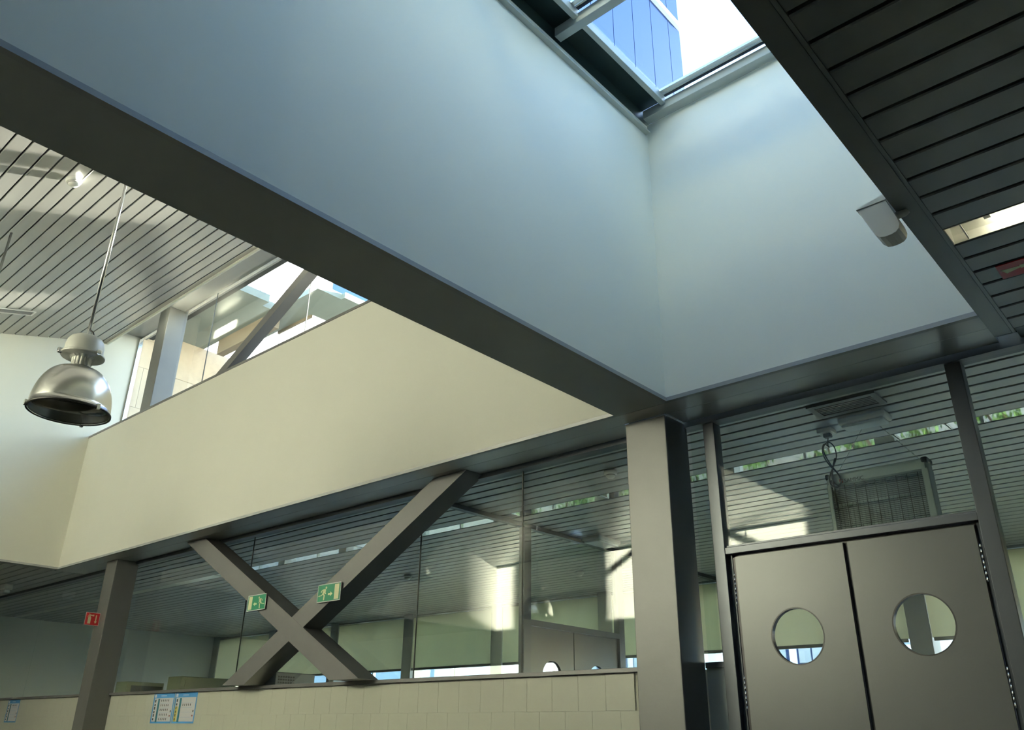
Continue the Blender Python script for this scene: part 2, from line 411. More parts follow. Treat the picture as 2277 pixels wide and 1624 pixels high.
for a, b, nme in zip(segs[:-1], segs[1:], names):
    strip(a + .004, b - .004, 'mirror-finish recessed strip luminaire ' + nme)

# ------------------------------------------------------------------ columns and braces
COLM = principled('column steel paint', (0.115, 0.118, 0.112), 0.42, 0.3, noise=0.09, nscale=4, bump=0.3, bscale=25)
def column(x0, x1, z1, label):
    e = empty('steel_column', ((x0 + x1) / 2, (YC + YG) / 2, 0), label, 'column')
    box('shaft', COLM, x0, x1, YC, 5.56, 0.0, z1, e, c=0.006)
    return e
cm = column(-3.469, -3.102, ZL, 'wide grey steel column standing at the corner beside the double doors')
cl = column(-12.78, -12.44, 7.52, 'tall grey steel column on the left with the red sign on it')
e = empty('cross_brace', (-7.9, 5.42, 1.47), 'large X-shaped grey steel brace in front of the partition glass', 'brace')
m = MB(); m.prism([(-10.31 - .232, ZL), (-10.31 + .232, ZL), (-6.91 + .232, 1.487), (-6.91 - .232, 1.487)], 'y', 5.300, 5.545); m.build('falling_tube', STEEL, e)
m = MB(); m.prism([(-8.91 - .225, 1.487), (-8.91 + .225, 1.487), (-5.55 + .225, ZL), (-5.55 - .225, ZL)], 'y', 5.302, 5.543); m.build('rising_tube', STEEL, e)
e = empty('clerestory_brace', (-7.05, 5.4, ZLED), 'grey diagonal brace crossing the clerestory window', 'brace')
m = MB(); m.prism([(-10.95 - .14, ZLED), (-10.95 + .14, ZLED), (-7.05 + .14, 7.515), (-7.05 - .14, 7.515)], 'y', 5.30, 5.45); m.build('rising_tube', STEEL, e)
m = MB(); m.prism([(-6.75 - .14, 7.515), (-6.75 + .14, 7.515), (-3.95 + .14, ZLED + .55), (-3.95 - .14, ZLED + .55)], 'y', 5.30, 5.45); m.build('falling_tube', STEEL, e)

# ------------------------------------------------------------------ glazing, sill and tiled wall
def pane(name, x0, x1, z0, z1, label, y=YG, mat=GLASS, t=0.008):
    e = empty(name, ((x0 + x1) / 2, y, z0), label, 'window', kind='structure')
    box('pane', mat, x0, x1, y - t / 2, y + t / 2, z0, z1, e)
    return e
xs = [-21.2, -15.84, -12.6, -9.36, -6.225, -4.865, -3.30]
lab = ['glass pane at the far left of the partition', 'glass pane left of the tall column', 'glass pane right of the tall column', 'glass pane behind the crossed braces', 'glass pane between the right brace and the joint', 'glass pane beside the main column']
for i in range(6):
    e = pane('window_%d' % (i + 1), xs[i] + .004, xs[i + 1] - .004, 1.485, ZL - .03, lab[i])
    if i not in (0, 1):
        box('joint', GLASSJ, xs[i] - .004, xs[i] + .004, YG - .006, YG + .006, 1.485, ZL - .03, e)
e = pane('window_7', -3.09, -2.955, 1.50, ZL - .03, 'narrow glass pane between main column and door post')
e = pane('window_8', -1.07, 5.5, 1.50, ZL - .03, 'glass pane right of the double doors')
e = pane('window_9', -2.855, -1.17, 2.29, ZL - .03, 'glass transom pane above the double doors')
box('bead', FRAME, -2.855, -1.17, YG - .02, YG + .02, 2.285, 2.30, e)
sill = empty('trim_8', (-8, 5.55, 1.45), 'grey steel sill under the glass partition', 'sill', kind='structure')
box('rail', STEEL, -21.2, -12.79, 5.50, 5.63, 1.452, 1.486, sill, c=.004)
box('rail', STEEL, -12.43, -3.475, 5.50, 5.63, 1.452, 1.486, sill, c=.004)
box('rail', FRAME, -3.10, -2.95, 5.555, 5.63, 1.462, 1.50, sill)
box('rail', FRAME, -1.07, 5.5, 5.555, 5.63, 1.462, 1.50, sill)
ww = empty('wall_tiled', (-8, 5.6, 0), 'cream tiled half wall below the glass partition', 'wall', kind='structure')
box('core', GROUT, -21.2, -3.10, 5.553, 5.64, 0, 1.452, ww)
box('core', KILL, -3.10, -2.95, 5.57, 5.63, 0, 1.462, ww)
box('core', TILE, -1.07, 5.5, 5.57, 5.64, 0, 1.462, ww)
TS = 0.265
m = MB(); m.cbox(-.1318, .1318, -.0065, .0065, 0, .2640, .0009); t0 = m.build('tile', TILE, ww, origin=(0, 0, 0)); used = False
half = None
for row, z in enumerate((1.452 - TS, 1.452 - 2 * TS)):
    k = 0
    x = -3.70 + (0 if row == 1 else TS / 2)
    while x > -17.0:
        if not (-12.9 < x < -12.32) and x < -3.6:
            if not used: t0.location = Vector((x, 5.5465, z)) - wloc(ww); used = True
            else: clone(t0, (x, 5.5465, z), ww)
        x -= TS
for x0, x1 in ((-21.2, -17.2), (-12.44, -12.30), (-3.60, -3.473)):
    box('tile_panel', TILE, x0, x1, 5.541, 5.553, 1.452 - 2 * TS, 1.452, ww)
lowt = MB()
for r in range(3):
    z = 1.452 - (3 + r) * TS
    x = -3.70 + (0 if r % 2 else TS / 2)
    while x > -21:
        lowt.box(x - .131, x + .131, 5.541, 5.553, z, z + .262); x -= TS
o = lowt.build('lower_tiles', TILE, ww); o['kind'] = 'stuff'

# ------------------------------------------------------------------ door frame and double doors
df = empty('door_frame', (-2.0, YG, 0), 'dark steel frame around the double doors and transom', 'door frame', kind='structure')
box('post', FRAME, -2.955, -2.862, 5.55, 5.66, 0, ZL - .03, df, c=.004)
box('post', FRAME, -1.168, -1.072, 5.55, 5.66, 0, ZL - .03, df, c=.004)
box('transom_bar', FRAME, -2.862, -1.168, 5.55, 5.65, 2.235, 2.285, df, c=.004)
box('stop', FRAME, -2.862, -2.835, 5.60, 5.66, 0, 2.235, df)
box('stop', FRAME, -1.195, -1.168, 5.60, 5.66, 0, 2.235, df)
def leaf(name, x0, x1, cx, cz, r, hx, label):
    e = empty(name, ((x0 + x1) / 2, 5.60, 0.01), label, 'door', kind='structure')
    y0, y1 = 5.575, 5.615
    bm = bmesh.new(); N = 48
    outer = [(x0, 0.012), (x1, 0.012), (x1, 2.215), (x0, 2.215)]
    ring = [(cx + r * math.cos(2 * math.pi * k / N), cz + r * math.sin(2 * math.pi * k / N)) for k in range(N)]
    # panel with a round hole: ring points joined to a square band of perimeter points
    def per(k):
        a = 2 * math.pi * k / N; c, s = math.cos(a), math.sin(a)
        tx = ((x1 - cx) / c) if c > 1e-9 else ((x0 - cx) / c if c < -1e-9 else 1e9)
        tz = ((2.215 - cz) / s) if s > 1e-9 else ((0.012 - cz) / s if s < -1e-9 else 1e9)
        t = min(tx, tz); return (cx + t * c, cz + t * s)
    outp = [per(k) for k in range(N)]
    m = MB()
    vs = [(p[0], y0, p[1]) for p in ring] + [(p[0], y0, p[1]) for p in outp] + [(p[0], y1, p[1]) for p in ring] + [(p[0], y1, p[1]) for p in outp]
    fs = []
    for k in range(N):
        j = (k + 1) % N
        fs += [(k, j, N + j, N + k), (2 * N + k, 3 * N + k, 3 * N + j, 2 * N + j), (k, 2 * N + k, 2 * N + j, j), (N + k, N + j, 3 * N + j, 3 * N + k)]
    m.add(vs, fs)
    # fill the corner triangles between neighbouring perimeter points
    for (cxx, czz) in outer:
        k = min(range(N), key=lambda q: 0 if (abs(outp[q][0] - cxx) < 1e-6) != (abs(outp[(q + 1) % N][0] - cxx) < 1e-6) and abs(outp[q][0] - cxx) + abs(outp[q][1] - czz) < .35 and abs(outp[(q + 1) % N][0] - cxx) + abs(outp[(q + 1) % N][1] - czz) < .6 else 1)
        j = (k + 1) % N
        m.prism([outp[k], (cxx, czz), outp[j]], 'y', y0, y1)
    m.build('leaf_panel', DOORM, e)
    g = MB(); vs = [(p[0], 5.590, p[1]) for p in ring] + [(p[0], 5.596, p[1]) for p in ring]
    g.add(vs, [list(range(N)), list(range(2 * N - 1, N - 1, -1))] + [(k, (k + 1) % N, N + (k + 1) % N, N + k) for k in range(N)])
    g.build('porthole_glass', GLASSW, e)
    rg = MB(); vs = []; fs = []
    for (rr, yy) in ((r - .004, y0 - .002), (r + .004, y0 - .002), (r + .004, y0 + .001), (r - .004, y1)):
        vs += [(cx + rr * math.cos(2 * math.pi * k / N), yy, cz + rr * math.sin(2 * math.pi * k / N)) for k in range(N)]
    for i in range(4):
        for k in range(N):
            fs.append((i * N + k, i * N + (k + 1) % N, ((i + 1) % 4) * N + (k + 1) % N, ((i + 1) % 4) * N + k))
    rg.add(vs, fs); rg.build('porthole_rim', BLACK, e)
    for (za, zb) in ((1.87, 2.10), (1.18, 1.40)):
        h = MB(); n = 7
        for q in range(n):
            d = (zb - za) / n
            h.lathe((hx, 5.568, za + q * d), [(0.0, 0.001), (.007, 0.001), (.007, d - .002), (0, d - .002)], 12)
        h.build('hinge', CHROME, e)
leaf('door_1', -2.800, -2.012, -2.403, 1.640, .182, -2.815, 'grey left door leaf with round porthole window')
leaf('door_2', -1.982, -1.205, -1.595, 1.660, .182, -1.192, 'grey right door leaf with round porthole window')

box('seal', BLACK, -2.011, -1.983, 5.604, 5.614, 0.012, 2.215, df); box('seal', BLACK, -2.834, -2.801, 5.606, 5.616, 0.012, 2.235, df); box('seal', BLACK, -1.204, -1.196, 5.606, 5.616, 0.012, 2.235, df); box('seal', BLACK, -2.834, -1.196, 5.606, 5.616, 2.216, 2.2345, df)

# ------------------------------------------------------------------ clerestory window
cx = [XLW + .02, -11.40, -8.72, -6.05, -3.62]
cw = ['beside the hall end wall', 'with the sandstone wing outside', 'crossed by the diagonal brace', 'hidden above the dark beam']
for i in range(4):
    e = pane('window_%d' % (10 + i), cx[i] + .003, cx[i + 1] - .003, 5.58, 7.50, 'clerestory glass pane ' + cw[i], y=5.51, mat=GLASSW)
    if i: box('joint', GLASSJ, cx[i] - .005, cx[i] + .005, 5.503, 5.517, 5.58, 7.50, e)
cf = empty('trim_9', (-9, 5.5, 5.55), 'thin aluminium frame around the clerestory glass', 'window frame', kind='structure')
box('head', ALU, XLW, -3.61, 5.485, 5.535, 7.485, 7.52, cf)
box('jamb', ALU, XLW, XLW + .035, 5.47, 5.535, 5.50, 7.485, cf)
box('foot', STEEL, XLW, -3.61, 5.48, 5.60, 5.50, 5.58, cf)

# ------------------------------------------------------------------ skylight
sk = empty('window_14', (-1.85, 1.5, 5.9), 'glazed skylight roof over the shaft', 'skylight', kind='structure')
ry = [(4.925, 5.017), (3.70, 3.775), (2.46, 2.535), (1.22, 1.295)]
for a, b in ry:
    box('rafter', SKYFRAME, XP + .02, XR, a, b, ZQ, 6.0, sk, c=.004)
for (a, b), (c_, d_) in zip(ry[1:], ry[:-1]):
    box('purlin', SKYFRAME, -2.750, -2.704, b - .03, c_ + .012, 5.955, 6.035, sk, c=.003)
    box('glass', SKYGLASS, -2.70, XR + .05, b, c_, 6.035, 6.045, sk)
    box('gutter_panel', GUTTER, XBL + .2, -2.735, b - .04, c_ + .04, 6.04, 6.06, sk)
    box('glazing_bar', ALU, -2.70, XR, c_ - .055, c_ - .04, 6.012, 6.034, sk)
    box('gasket', BLACK, -2.70, XR, c_ - .04, c_ - .002, 6.02, 6.034, sk)
    box('glazing_bar', ALU, -2.70, XR, c_ - .10, c_ - .06, 6.012, 6.034, sk)
box('kerb', GUTTER, XBL, XP - .01, 1.22, 5.1, 5.90, 6.06, sk)
box('kerb', ROOF, XR, XR + .1, 1.22, 5.1, 6.0, 6.06, sk)
box('kerb', ROOF, XP, XR, YB, YB + .12, 6.0, 6.06, sk)

S(box('ceiling_shaft', PLASTER, XBL, XR + .1, YBK - .1, 1.23, 5.90, 6.06), 'white flat ceiling of the shaft beyond the skylight', 'ceiling')

# ------------------------------------------------------------------ pendant lamps
def pendant(x, y, zr, label):
    e = empty('pendant_lamp', (x, y, zr), label, 'lamp', 'high bay pendant lamps in the hall')
    c = (x, y, zr)
    d = MB(); R = .30
    prof = []
    for k in range(15):
        t = k / 14 * math.pi / 2
        prof.append((.085 + (R - .085) * math.cos(t) ** .85 if k < 14 else .085, .012 + .36 * math.sin(t)))
    inner = [(r - .006, z - .004) for r, z in reversed(prof)]
    d.lathe(c, [(R + .004, 0.0), (R + .004, .012)] + prof + inner + [(R - .006, 0)], 56, close=True)
    dome = d.build('dome', ALU, e)
    m = MB(); m.lathe(c, [(R - .004, -.004), (R + .010, -.004), (R + .010, .010), (R - .004, .010)], 56, close=True)
    rim = m.build('rim', BLACK, e)
    for k in range(3):
        t = math.radians(-100 + 120 * k); rr = R + .008
        q = MB(); px, py = x + rr * math.cos(t), y + rr * math.sin(t)
        q.box(px - .012, px + .012, py - .012, py + .012, zr - .014, zr + .03); q.build('clip', CHROME, rim)
    m = MB(); m.lathe(c, [(0, .012), (R - .012, .012), (R - .012, .017), (0, .017)], 48); m.build('lens', LENSDK, e)
    m = MB(); m.lathe(c, [(.092, .365), (.098, .370), (.098, .385), (.088, .392), (.07, .392), (.07, .365)], 40, close=True); m.build('collar', CHROME, e)
    # fluted neck
    m = MB(); vs = []; fs = []; SEG = 64
    zz = [(.076, .385), (.072, .43), (.076, .465), (.10, .482)]
    for r, z in zz:
        for k in range(SEG):
            t = 2 * math.pi * k / SEG; r2 = r * (1.0 if k % 4 < 2 else .94)
            vs.append((x + r2 * math.cos(t), y + r2 * math.sin(t), zr + z))
    for i in range(len(zz) - 1):
        for k in range(SEG): fs.append((i * SEG + k, i * SEG + (k + 1) % SEG, (i + 1) * SEG + (k + 1) % SEG, (i + 1) * SEG + k))
    m.add(vs, fs); m.build('neck', LAMPCAP, e)
    m = MB(); m.lathe(c, [(.0, .478), (.165, .482), (.168, .488), (.168, .500), (.150, .503)], 48); m.build('flange', LAMPCAP, e)
    m = MB(); m.lathe(c, [(.150, .500), (.147, .58), (.140, .615), (.122, .645), (.09, .665), (.05, .675), (0, .678)], 48); m.build('ballast_housing', LAMPCAP, e)
    for t in (math.radians(20), math.radians(140), math.radians(260)):
        px, py = x + .172 * math.cos(t), y + .172 * math.sin(t)
        q = MB(); q.cbox(px - .018, px + .018, py - .018, py + .018, zr + .478, zr + .52, .006); q.build('clamp', CHROME, e)
    m = MB(); m.lathe((x, y, zr + .675), [(0, 0), (.012, 0), (.012, .03), (0, .03)], 12); m.build('hook', CHROME, e)
    m = MB(); m.tube([(x, y, zr + .70), (x, y, zc(y) + .02)], .014, 14); m.build('rod', CHROME, e)
    m = MB(); m.tube([(x + .015, y + .0, zr + .73), (x + .045, y + .02, zr + .70), (x + .06, y + .03, zr + .655)], .008, 8); m.build('cable', BLACK, e)
    return e
pendant(-6.73, 2.21, 3.31, 'aluminium pendant lamp hanging below the dark beam at left')
pendant(-10.17, 2.21, 3.31, 'aluminium pendant lamp with only its rod showing at the left edge')
pendant(-10.17, -0.94, 3.02, 'aluminium pendant lamp mirrored in the partition glass, back row left')
pendant(-6.73, -0.94, 3.02, 'aluminium pendant lamp mirrored in the partition glass, back row right')

# ------------------------------------------------------------------ ceiling fittings
def smoke(x, y, z, label, tilt=0.0, s=1.0):
    e = empty('smoke_detector', (x, y, z), label, 'smoke detector', 'smoke detectors'); e.rotation_euler = (tilt, 0, 0)
    m = MB(); m.lathe((x, y, z), [(0, 0), (.062 * s, 0), (.062 * s, -.030 * s), (.056 * s, -.036 * s), (0, -.036 * s)], 32); m.build('base', WHITE, e)
    m = MB(); m.lathe((x, y, z), [(.046 * s, -.036 * s), (.046 * s, -.050 * s), (.030 * s, -.066 * s), (0, -.070 * s)], 32); m.build('sensor_dome', WHITE, e)
    m = MB(); m.lathe((x, y, z), [(.047 * s, -.040 * s), (.0475 * s, -.040 * s), (.0475 * s, -.044 * s), (.047 * s, -.044 * s)], 32, close=True); m.build('slot_ring', INK, e)
smoke(-8.51, 2.26, zc(2.26) - .005, 'white smoke detector on the sloping hall ceiling', tilt, 1.3)
smoke(-4.30, 6.20, ZL - .001, 'white smoke detector on the back ceiling beside the main column')
smoke(-7.68, 10.15, ZL - .001, 'white smoke detector on the back ceiling above the inner doors')
smoke(-10.01, 8.75, ZL - .001, 'white smoke detector on the back ceiling right of the crossed braces')
# hall ceiling grille
gr = empty('air_grille', (-12.93, 3.1, zc(3.1)), 'narrow pale air grille on the sloping hall ceiling', 'air grille'); gr.rotation_euler = (tilt, 0, 0)
g0 = Vector((-12.93, 3.1, zc(3.1)))
def gbox(nm, mt, x0, x1, y0, y1, z0, z1): return box(nm, mt, g0.x + x0, g0.x + x1, g0.y + y0, g0.y + y1, g0.z + z0, g0.z + z1, gr)
fr = MB()
for b in ((-.10, .10, -.40, -.375), (-.10, .10, .305, .33), (-.10, -.08, -.375, .305), (.08, .10, -.375, .305)): fr.box(g0.x + b[0], g0.x + b[1], g0.y + b[2], g0.y + b[3], g0.z - .012, g0.z + .004)
fr.build('frame', WHITE, gr)
for k in range(4): gbox('blade', LIP, -.065 + .038 * k, -.05 + .038 * k, -.375, .305, -.006, .003)
gbox('backing', VOID, -.08, .08, -.375, .305, .003, .006)
# back room ceiling grille
gv = empty('air_grille', (-1.95, 5.92, ZL), 'wide air grille with dark blades on the back ceiling above the doors', 'air grille')
m = MB()
for b in ((-2.21, -1.70, 5.79, 5.825), (-2.21, -1.70, 6.02, 6.055), (-2.21, -2.165, 5.825, 6.02), (-1.745, -1.70, 5.825, 6.02)): m.box(*b, ZL - .014, ZL + .002)
m.build('frame', LIP, gv)
for k in range(6): box('blade', SOFFIT, -2.165, -1.745, 5.835 + .032 * k, 5.847 + .032 * k, ZL - .010, ZL + .001, gv)
box('backing', VOID, -2.165, -1.745, 5.825, 6.02, ZL - .002, ZL + .001, gv)
def emergency(x0, x1, y0, y1, label):
    e = empty('emergency_light', ((x0 + x1) / 2, (y0 + y1) / 2, ZL), label, 'emergency light', 'emergency lights')
    box('housing', WHITE, x0, x1, y0, y1, ZL - .05, ZL, e, c=.012)
    box('lens', ESMAT, x0 + .02, x1 - .02, y0 + .02, y1 - .02, ZL - .075, ZL - .05, e, c=.01)
emergency(-2.13, -1.77, 6.18, 6.36, 'white emergency light box on the back ceiling behind the grille above the doors')
emergency(-6.22, -5.95, 8.28, 8.75, 'white emergency light box beside the inner partition head rail')
sb = empty('ceiling_socket', (-2.29, 6.37, ZL), 'white ceiling socket box with a black plug', 'socket')
box('box', WHITE, -2.35, -2.23, 6.31, 6.43, ZL - .035, ZL, sb, c=.008)
box('plug', BLACK, -2.315, -2.255, 6.345, 6.395, ZL - .07, ZL - .035, sb, c=.008)
lc = empty('emergency_light', (-16.28, 5.06, ZL), 'small white fitting on the low ceiling at the far left', 'emergency light', 'emergency lights')
box('housing', WHITE, -16.42, -16.16, 4.99, 5.13, ZL - .10, ZL, lc, c=.02)
box('lens', ESMAT, -16.40, -16.18, 5.01, 5.11, ZL - .15, ZL - .10, lc, c=.02)

# motion detector on the shaft edge
pd = empty('motion_detector', (-0.88, 3.6, 3.2), 'white wedge-shaped motion detector fixed to the dark ceiling edge', 'motion detector')
m = MB()
m.prism([(-.968, 3.325), (-.836, 3.325), (-.803, 3.215), (-.798, 3.18), (-.804, 3.158), (-.818, 3.145), (-.84, 3.139), (-.870, 3.138), (-.892, 3.145), (-.91, 3.165)], 'y', 3.545, 3.655); m.build('front_shell', WHITE, pd)
m = MB(); m.prism([(-.972, 3.328), (-.834, 3.328), (-.83, 3.345), (-.835, 3.36), (-.965, 3.334)], 'y', 3.54, 3.72); m.build('back_shell', WHITE, pd)
m = MB(); m.tube([(-.84, 3.62, 3.27), (-.79, 3.65, 3.29), (-.775, 3.65, 3.30)], .018, 12); m.build('bracket', WHITE, pd)

# ------------------------------------------------------------------ insect killer
ik = empty('insect_killer', (-2.0, 6.46, 2.40), 'grey electric insect killer hanging on chains above the doors', 'insect killer')
x0, x1, y0, y1, z0, z1 = -2.365, -1.600, 6.40, 6.53, 2.36, 2.94
m = MB()
m.cbox(x0, x1, y0, y1, z1 - .105, z1, .02); m.cbox(x0, x1, y0, y1, z0, z0 + .06, .01)
m.cbox(x0, x0 + .035, y0, y1, z0, z1 - .08, .006); m.cbox(x1 - .05, x1, y0, y1, z0, z1 - .08, .006)
m.build('casing', KILL, ik)
for a, b in ((x0 - .006, x0 + .03), (x1 - .045, x1 + .006)):
    box('corner_cap', BLACK, a, b, y0 - .004, y1 + .004, z1 - .045, z1 + .006, ik, c=.015)
box('switch', BLACK, x0 + .03, x0 + .05, y0 - .004, y0 + .004, z1 - .085, z1 - .05, ik)
m = MB()
for k in range(9):
    x = x0 + .06 + k * .078; m.box(x - .002, x + .002, y0 + .005, y0 + .01, z0 + .05, z1 - .10)
m.build('guard_bars', BLACK, ik)['kind'] = 'stuff'
m = MB()
for k in range(30):
    z = z0 + .06 + k * .0142; m.box(x0 + .03, x1 - .045, y0 + .012, y0 + .0145, z, z + .0042)
m.build('guard_grid', KILL, ik)['kind'] = 'stuff'
m = MB()
for k in range(24):
    x = x0 + .05 + k * .028; m.box(x, x + .002, y0 + .05, y0 + .055, z0 + .05, z1 - .10)
m.build('killing_grid', FRAME, ik)['kind'] = 'stuff'
for z in (2.52, 2.70):
    m = MB(); m.tube([(x0 + .04, y0 + .09, z), (x1 - .05, y0 + .09, z)], .015, 10); m.build('lamp_tube', KILL, ik)
box('back_plate', FRAME, x0 + .03, x1 - .04, y1 - .012, y1 - .004, z0 + .05, z1 - .10, ik)
lg = MB(); lx, lz = -2.245, 2.868
for q in range(3): lg.box(lx - .014 + .004 * (q % 2), lx + .014 - .004 * (q % 2), y0 - .0022, y0 - .0005, lz - .016 + .013 * q, lz - .009 + .013 * q)
lg.box(lx - .014, lx - .007, y0 - .0022, y0 - .0005, lz - .003, lz + .017); lg.box(lx + .007, lx + .014, y0 - .0022, y0 - .0005, lz - .016, lz + .004)
lg.build('logo', LOGO, ik)
text('lettering', 'SAMMIC', .042, INK, ik, (-2.222, y0 - .001, 2.853), (math.radians(90), 0, 0), .0006)
def chain(p, q):
    m = MB(); p, q = Vector(p), Vector(q); n = 26
    d = (q - p) / n
    for k in range(n):
        a = p + d * k - d * .1; b = p + d * (k + 1) + d * .1
        off = Vector((0, .004, 0)) if k % 2 else Vector((.003, 0, .003))
        m.tube([a, (a + b) / 2 + off, b], .0016, 5); m.tube([a, (a + b) / 2 - off, b], .0016, 5)
    m.build('chain', STAIN, ik)['kind'] = 'stuff'
chain((-2.30, 6.465, z1 - .002), (-2.02, 6.465, ZL + .005)); chain((-1.655, 6.465, z1 - .002), (-1.93, 6.465, ZL + .005))
pts = []
cb0 = Vector((-2.285, 6.37, ZL - .07))
pts.append(cb0); pts.append(cb0 + Vector((-.01, 0, -.06)))
cyc = [(0, -.10), (-.04, -.06), (-.062, -.10), (-.05, -.18), (-.01, -.26), (.035, -.33), (.045, -.40), (.01, -.43), (-.03, -.40), (-.03, -.34), (.005, -.26), (.04, -.18), (.035, -.10), (.0, -.06), (-.045, -.09), (-.048, -.15), (-.01, -.25), (.05, -.36), (.04, -.42), (0, -.40), (-.02, -.33), (0, -.26), (.03, -.2), (.0, -.3), (-.012, -.42)]
for i, (a, b) in enumerate(cyc): pts.append(cb0 + Vector((a, .012 * math.sin(i * 1.3), b + .02)))
pts += [cb0 + Vector((-.012, 0, -.52)), cb0 + Vector((-.01, .02, -.575)), Vector((-2.33, 6.40, 2.665)), Vector((-2.362, 6.44, 2.655))]
def smooth(pts, n=4):
    out = []
    for i in range(len(pts) - 1):
        p0, p1, p2, p3 = pts[max(i - 1, 0)], pts[i], pts[i + 1], pts[min(i + 2, len(pts) - 1)]
        for k in range(n):
            t = k / n
            out.append(.5 * ((2 * p1) + (-p0 + p2) * t + (2 * p0 - 5 * p1 + 4 * p2 - p3) * t * t + (-p0 + 3 * p1 - 3 * p2 + p3) * t ** 3))
    return out + [pts[-1]]
m = MB(); m.tube(smooth(pts), .0052, 8); m.build('power_cord', BLACK, ik)

# ------------------------------------------------------------------ signs
def stroke(m, P, pts, w0, a, b):
    """thick polyline between 2D points; P maps (u,v,t) to world"""
    for p, q in zip(pts[:-1], pts[1:]):
        d = Vector((q[0] - p[0], q[1] - p[1])); L = d.length; d /= L; n = Vector((-d.y, d.x)) * w0 / 2
        e = d * w0 * .3
        c = [(p[0] - e.x + n.x, p[1] - e.y + n.y), (q[0] + e.x + n.x, q[1] + e.y + n.y), (q[0] + e.x - n.x, q[1] + e.y - n.y), (p[0] - e.x - n.x, p[1] - e.y - n.y)]
        poly(m, P, c, a, b)
def poly(m, P, c, a, b):
    n = len(c); vs = [P(u, v, a) for u, v in c] + [P(u, v, b) for u, v in c]
    m.add(vs, [list(range(n)), list(range(2 * n - 1, n - 1, -1))] + [(i, (i + 1) % n, n + (i + 1) % n, n + i) for i in range(n)])
def exit_sign(x0, x1, z0, z1, flip, label):
    yf = 5.275; W = x1 - x0; H = z1 - z0
    e = empty('exit_sign', ((x0 + x1) / 2, yf, z0), label, 'sign', 'green exit signs')
    box('backing', SIGNW, x0, x1, yf, yf + .006, z0, z1, e)
    box('field', GREEN, x0 + .009, x1 - .009, yf - .001, yf, z0 + .009, z1 - .009, e)
    def P(u, v, t):
        uu = (1 - u) if flip else u
        return (x0 + uu * W, yf - .001 - t, z0 + v * H)
    m = MB(); a, b = 0, .001
    poly(m, P, [(.74, .09), (.93, .09), (.93, .91), (.74, .91)], a, b)
    hd = [(.375 + .032 * math.cos(t), .78 + .068 * math.sin(t)) for t in [k * math.pi / 8 for k in range(16)]]
    poly(m, P, hd, a, b)
    poly(m, P, [(.25, .70), (.33, .73), (.375, .66), (.33, .50), (.27, .42), (.22, .44)], a, b)
    stroke(m, P, [(.26, .70), (.19, .64), (.17, .56)], .035, a, b)
    stroke(m, P, [(.35, .64), (.34, .52), (.37, .44)], .032, a, b)
    stroke(m, P, [(.24, .45), (.18, .38), (.07, .36)], .045, a, b)
    stroke(m, P, [(.27, .45), (.31, .36), (.30, .12)], .045, a, b)
    poly(m, P, [(.47, .36), (.57, .36), (.57, .28), (.665, .41), (.57, .54), (.57, .46), (.47, .46)], a, b)
    m.build('pictogram', LUMI, e)
exit_sign(-8.795, -8.425, 2.270, 2.447, True, 'green exit sign with a runner heading left to the door')
exit_sign(-7.452, -7.060, 2.250, 2.436, False, 'green exit sign with a runner heading right to the door')
def extinguisher(m, P, a, b):
    poly(m, P, [(.20, .13), (.40, .13), (.40, .60), (.34, .70), (.26, .70), (.20, .60)], a, b)
    poly(m, P, [(.26, .70), (.34, .70), (.34, .78), (.26, .78)], a, b)
    poly(m, P, [(.34, .74), (.58, .70), (.58, .84), (.34, .79)], a, b)
    stroke(m, P, [(.27, .79), (.20, .74), (.17, .62)], .03, a, b)
    poly(m, P, [(.20, .84), (.36, .80), (.36, .85), (.22, .89)], a, b)
es = empty('extinguisher_sign', (-12.62, 5.14, 2.36), 'red fire extinguisher sign projecting from the tall left column', 'sign')
ya, yb2, za, zb = 5.030, 5.234, 2.368, 2.546
box('backing', SIGNW, -12.628, -12.622, ya, yb2, za, zb, es)
box('field', RED, -12.622, -12.621, ya + .007, yb2 - .007, za + .007, zb - .007, es)
m = MB()
Pz = lambda u, v, t: (-12.621 + t, ya + u * (yb2 - ya), za + v * (zb - za))
extinguisher(m, Pz, 0, .001)
poly(m, Pz, [(.70, .82), (.78, .82), (.78, .34), (.84, .34), (.74, .16), (.64, .34), (.70, .34)], 0, .001)
m.build('pictogram', LUMI, es)
er = empty('extinguisher_sign', (-.45, 4.56, ZL), 'red fire extinguisher sign lying flat on the dark ceiling slats', 'sign')
box('board', RED, -.597, -.300, 4.474, 4.640, ZL - .006, ZL - .0005, er)
m = MB(); Pc = lambda u, v, t: (u, v, ZL - .006 - t)
poly(m, Pc, [(-.586, 4.530), (-.565, 4.582), (-.493, 4.556), (-.493, 4.538)], 0, .001)
poly(m, Pc, [(-.496, 4.528), (-.470, 4.528), (-.470, 4.566), (-.496, 4.566)], 0, .001)
poly(m, Pc, [(-.47, 4.515), (-.42, 4.50), (-.32, 4.50), (-.32, 4.575), (-.42, 4.575), (-.47, 4.558)], 0, .001)
m.build('pictogram', LUMI, er)

